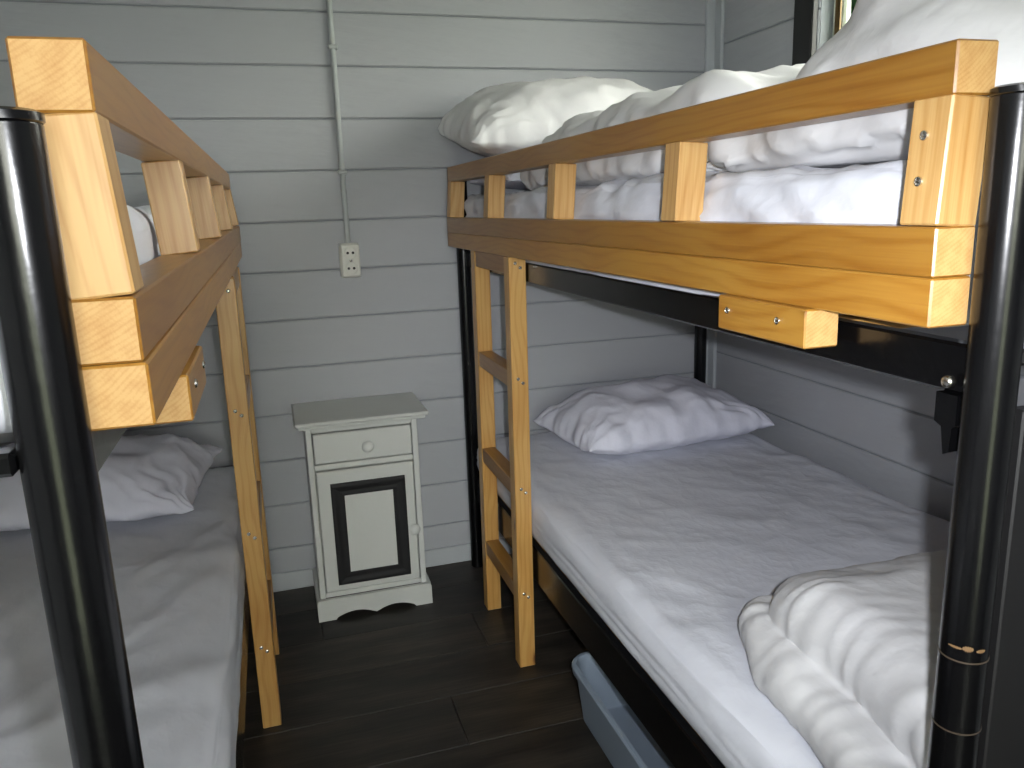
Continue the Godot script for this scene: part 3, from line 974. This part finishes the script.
func bedding() -> void:
	# ----- right bunk, below
	var tops := {}
	var lowm := mattress_mesh(Vector3(0.93, 0.135, 2.0), 71, 0.0055)
	single("mattress", lowm, M.sheet, Vector3(1.093, 0.361 + 0.0675, 1.085), "white-sheeted lower mattress with a folded duvet on its foot end", "mattress")
	var p := single("pillow", pillow_mesh(0.345, 0.215, 0.125, 81, 0.015), M.pillowcase, Vector3(1.19, 0.556, 0.335), "plump crumpled white pillow on the lower bed that has the folded duvet", "pillow")
	p.rotation = Vector3(-0.01, 0.07, 0.0)
	var w1 := noise(1.0, 91, true, 3)
	var w2 := noise(1.0, 92, false, 3)
	var y0 := 0.4985
	var field := func(q: Vector3) -> float:
		var wob := 0.012 * sin(q.z * 17.0 + 1.0) + w2.get_noise_3d(q.x * 3.0, q.y * 3.0, q.z * 3.0) * 0.018
		var sa := -0.23 * (q.z - 1.6) + wob
		var sb := -0.13 * (q.z - 1.6) + wob * 0.6
		var a := sd_box(q, Vector3(1.128 + sa, 0.536, 1.80), Vector3(0.40, 0.047, 0.275), 0.045)
		var b := sd_box(q, Vector3(1.168 + sb, 0.614 - 0.045 * clampf((1.72 - q.z) / 0.16, 0, 1) - 0.02 * (q.x - 0.8), 1.835), Vector3(0.40, 0.070, 0.255), 0.067)
		var d := smin(a, b, 0.004)
		d = smin(d, sd_rod(q, Vector3(0.80, 0.681, 1.99), Vector3(1.10, 0.676, 1.76), 0.004, 0.007), 0.016)
		return maxf(d, y0 - q.y)
	var gather := func(q: Vector3, n: Vector3) -> float:
		if n.y < -0.5: return 0.0
		var k := exp(-absf(q.x + 0.13 * (q.z - 1.6) - 0.785) / 0.07)
		var w := sin(q.z * 130.0 - q.x * 60.0 + w2.get_noise_2d(q.x * 3, q.z * 3) * 9.0) * (0.6 + w2.get_noise_1d(q.z * 9.0) * 1.2)
		return w * 0.003 * k + w1.get_noise_3d(q.x * 3.0 + q.z, q.y * 3.0, q.z * 4.0 - q.x) * 0.005 + w2.get_noise_3d(q.x * 7, q.y * 7, q.z * 7) * 0.004
	var crease := func(q: Vector3, n: Vector3) -> float:
		if n.y < -0.5: return 0.0
		# gathers that run across the folds
		var g := w1.get_noise_3d(q.x * 2.6 + q.z * 0.8, q.y * 5.0, q.z * 6.5 - q.x * 2.0) * 0.007
		return g + w2.get_noise_3d(q.x * 7, q.y * 7, q.z * 7) * 0.005
	single("folded_duvet", nets(field, Vector3(0.62, 0.485, 1.44), Vector3(1.56, 0.74, 2.12), 0.010, gather), M.duvet, Vector3.ZERO, "thick white duvet folded over on the foot end of the lower mattress", "duvet")

	# ----- right bunk, above
	var upm := mattress_mesh(Vector3(0.945, 0.172, 1.98), 72, 0.011, true)
	single("mattress", upm, M.sheet, Vector3(1.108, 1.147 + 0.086, 1.07), "mattress in a white sheet behind the guard rails, with duvets piled on it", "mattress")
	hem(get_node("mattress_001"))
	var y1 := 1.327
	var f2 := func(q: Vector3) -> float:
		var bend := w2.get_noise_3d(q.x * 2.5, q.y * 2.5, q.z * 2.5) * 0.03
		var a := sd_box(q, Vector3(1.06 + bend, 1.366, 0.975), Vector3(0.385, 0.052, 0.455), 0.05)
		var b := sd_box(q, Vector3(1.08, 1.425 + bend, 1.01), Vector3(0.345, 0.058, 0.44), 0.055)
		var c := sd_ball(q, Vector3(1.15, 1.465, 1.0), Vector3(0.34, 0.08, 0.45))
		return maxf(smin(smin(a, b, 0.015), c, 0.05), y1 - q.y)
	var folds := func(q: Vector3, n: Vector3) -> float:
		if n.y < -0.5: return 0.0
		var r1 := w1.get_noise_3d(q.x * 2.2 + q.y * 1.5, q.y * 3.2 - q.x, q.z * 2.4 + q.y * 2.0)
		return r1 * 0.018 + w1.get_noise_3d(q.x * 5.0 - q.z * 2.0, q.y * 7.0, q.z * 4.0) * 0.009
	single("folded_duvet", nets(f2, Vector3(0.60, 1.30, 0.44), Vector3(1.56, 1.62, 1.66), 0.012, folds), M.duvet, Vector3.ZERO, "flat folded white duvet between the pillow and the big heap of bedding", "duvet")
	var f3 := func(q: Vector3) -> float:
		var bend := w2.get_noise_3d(q.x * 2.2 + 40, q.y * 2.2, q.z * 2.2) * 0.03
		var a := sd_box(q, Vector3(1.06 + bend, 1.40, 1.885), Vector3(0.38, 0.085, 0.185), 0.075)
		var b := sd_ball(q, Vector3(1.10, 1.52 + bend, 1.88), Vector3(0.40, 0.17, 0.205))
		var c := sd_box(q, Vector3(1.06 + bend, 1.368, 1.80), Vector3(0.375, 0.046, 0.265), 0.044)
		var e := sd_rod(q, Vector3(0.80, 1.352, 1.60), Vector3(0.712, 1.348, 1.475), 0.05, 0.010)
		return maxf(smin(smin(smin(a, b, 0.05), c, 0.03), e, 0.05), y1 - q.y)
	single("duvet_heap", nets(f3, Vector3(0.60, 1.30, 1.44), Vector3(1.56, 1.80, 2.16), 0.011, folds), M.duvet, Vector3.ZERO, "big loose heap of white duvet on the upper bunk by the window", "duvet")
	var up := single("pillow", pillow_mesh(0.36, 0.23, 0.145, 83, 0.016), M.duvet, Vector3(0.92, 1.512, 0.27), "large white pillow propped high on the upper bunk near the back wall", "pillow")
	up.rotation = Vector3(0.16, 0.0, 0.04)
	var under := single("pillow", pillow_mesh(0.33, 0.21, 0.062, 86, 0.012), M.pillowcase, Vector3(0.985, 1.367, 0.285), "white pillow lying flat beneath the large pillow by the back wall", "pillow")
	under.rotation = Vector3(0.02, 0.05, 0.0)

	# ----- left bunk
	var lm := mattress_mesh(Vector3(0.93, 0.135, 2.02), 73, 0.010)
	single("mattress", lm, M.sheet, Vector3(-0.602, 0.361 + 0.0675, 1.08), "mattress in a white fitted sheet on the lower level, bare but for one pillow", "mattress")
	var lp := single("pillow", pillow_mesh(0.34, 0.21, 0.11, 84, 0.016), M.pillowcase, Vector3(-0.56, 0.562, 0.32), "white pillow alone on the lower bed opposite the one with the duvet", "pillow")
	lp.rotation = Vector3(0.10, -0.14, 0.0)
	single("mattress", mattress_mesh(Vector3(0.93, 0.165, 2.02), 74, 0.007), M.sheet, Vector3(-0.61, 1.140 + 0.0825, 1.075), "mattress in a white sheet on the upper level of the bunk with no bedding heap", "mattress")

func curtains() -> void:
	for q in [[0.625, 0.655, M.curtain_lining, "narrow olive-brown curtain edge at the window over the upper bunk"], [0.672, 0.84, M.curtain, "green curtain hanging at the window over the upper bunk"]]:
		var v := PackedVector3Array()
		var idx := PackedInt32Array()
		var n := 40
		var top := 2.14
		var bot := 1.58
		for side in [0.0, 0.003]:
			for i in n + 1:
				for j in 9:
					var u := i / float(n)
					var k := j / 8.0
					var lean: float = 0.0 if q[0] < 0.65 else (1.0 - k) * 0.03
					v.append(Vector3(0.014 + side + 0.010 * sin(u * (q[1] - q[0]) * 160.0) - 0.007, lerpf(bot, top, k) - 1.86, lerpf(q[0] + lean, q[1], u) - q[0]))
		var m := (n + 1) * 9
		for i in n:
			for j in 8:
				var a := i * 9 + j
				idx.append_array([a, a + 1, a + 9, a + 9, a + 1, a + 10])
				idx.append_array([m + a, m + a + 9, m + a + 1, m + a + 9, m + a + 10, m + a + 1])
		single("curtain", finish(v, idx), q[2], Vector3(XR + 0.004, 1.86, q[0]), q[3], "curtain")

func _ready() -> void:
	rng.seed = 7
	# ----- camera
	var cam := Camera3D.new()
	cam.name = "camera"
	var yaw := deg_to_rad(16.609)
	var pitch := deg_to_rad(-12.728)
	var roll := deg_to_rad(-1.951)
	var fwd := Vector3(sin(yaw) * cos(pitch), sin(pitch), -cos(yaw) * cos(pitch))
	var r0 := Vector3(cos(yaw), 0, sin(yaw))
	var u0 := r0.cross(fwd)
	var rt := r0 * cos(roll) + u0 * sin(roll)
	var up := u0 * cos(roll) - r0 * sin(roll)
	cam.transform = Transform3D(Basis(rt, up, -fwd), Vector3(0, 1.29, 2.6866))
	cam.fov = rad_to_deg(2.0 * atan(384.0 / 790.69))
	cam.near = 0.02
	add_child(cam)
	cam.current = true
	# ----- sky and exposure
	var we := WorldEnvironment.new()
	we.name = "world_environment"
	var env := Environment.new()
	env.background_mode = Environment.BG_SKY
	var sky := Sky.new()
	var sm := ProceduralSkyMaterial.new()
	sm.sky_top_color = Color(0.93, 0.94, 0.91)
	sm.sky_horizon_color = Color(0.97, 0.965, 0.90)
	sm.ground_bottom_color = Color(0.42, 0.44, 0.36)
	sm.ground_horizon_color = Color(0.60, 0.64, 0.55)
	sm.sun_angle_max = 0.0
	sm.energy_multiplier = 18.5
	sky.sky_material = sm
	env.sky = sky
	env.tonemap_mode = Environment.TONE_MAPPER_LINEAR
	env.tonemap_exposure = 1.0
	env.sdfgi_enabled = true
	env.ssao_enabled = true
	env.ssil_enabled = true
	we.environment = env
	add_child(we)
	# ----- the camera's flash, a little right of and above the lens
	var flash_at := cam.position + rt * 0.048 + up * 0.018
	var flash_tint := Color(0.97, 0.98, 1.0)
	var fl := OmniLight3D.new()              # bare spill of the flash tube
	fl.name = "flash_spill"
	fl.light_energy = 0.48
	fl.omni_range = 12.0
	fl.omni_attenuation = 2.0
	var fb := SpotLight3D.new()              # the beam of its reflector
	fb.name = "flash_beam"
	fb.light_energy = 1.7
	fb.spot_range = 12.0
	fb.spot_attenuation = 2.0
	fb.spot_angle = 33.0
	fb.spot_angle_attenuation = 1.0
	for l: Light3D in [fl, fb]:
		l.light_color = flash_tint
		l.light_size = 0.012
		l.shadow_enabled = true
		add_child(l)
		l.position = flash_at
	fb.look_at_from_position(flash_at, flash_at + fwd + rt * 0.23 - up * 0.06, Vector3.UP)

	make_materials()
	M.joint = mat(Color(0.24, 0.20, 0.16), 0.5)
	M.screw_mesh = screw_mesh()
	build_room()
	bunk(1.0, "black metal bunk bed with wooden guard, piled with white bedding and duvets", Vector2(0.637, 2.124), Vector2(0.628, 0.06), 1.535, {
		"post_top": 1.372, "zn": 2.098, "zf": 0.088,
		"xt": 0.591, "xtf": 0.580, "yt": 1.3955, "ytf": 1.3935,
		"xl": 0.584, "xlf": 0.571, "yl": 1.2345, "ylf": 1.2338,
		"xb": 0.584, "xbf": 0.571, "yb": 1.1875, "ybf": 1.1872,
		"balusters": [2.0745, 1.590, 1.072, 0.562, 0.112],
		"block": {"x": 0.572, "y": 1.1415, "z0": 1.752, "z1": 1.935}})
	bunk(-1.0, "black metal bunk bed with wooden guard opposite the one piled with duvets", Vector2(-0.148, 2.112), Vector2(-0.135, 0.06), -1.075, {
		"post_top": 1.352, "zn": 2.082, "zf": 0.088,
		"xt": -0.100, "xtf": -0.090, "yt": 1.382, "ytf": 1.3877,
		"xl": -0.0915, "xlf": -0.0762, "yl": 1.2135, "ylf": 1.2334,
		"xb": -0.0895, "xbf": -0.0772, "yb": 1.1665, "ybf": 1.1865,
		"balusters": [2.058, 1.535, 1.03, 0.53, 0.112],
		"block": {"x": -0.083, "y": 1.122, "z0": 1.72, "z1": 1.90}})
	ladder(1.0, "wooden ladder standing against the bunk piled with duvets, right of the nightstand", {"x": 0.598, "xt": 0.604, "z0": 0.373, "z1": 0.722, "top": 1.162, "rungs": [0.222, 0.532, 0.838, 1.14]})
	ladder(-1.0, "wooden ladder standing against the bunk that has no duvets", {"x": -0.106, "xt": -0.102, "z0": 0.407, "z1": 0.757, "top": 1.150, "rungs": [0.222, 0.528, 0.836, 1.128]})
	nightstand()
	conduit()
	socket()
	storage_bin()
	bedding()
	curtains()
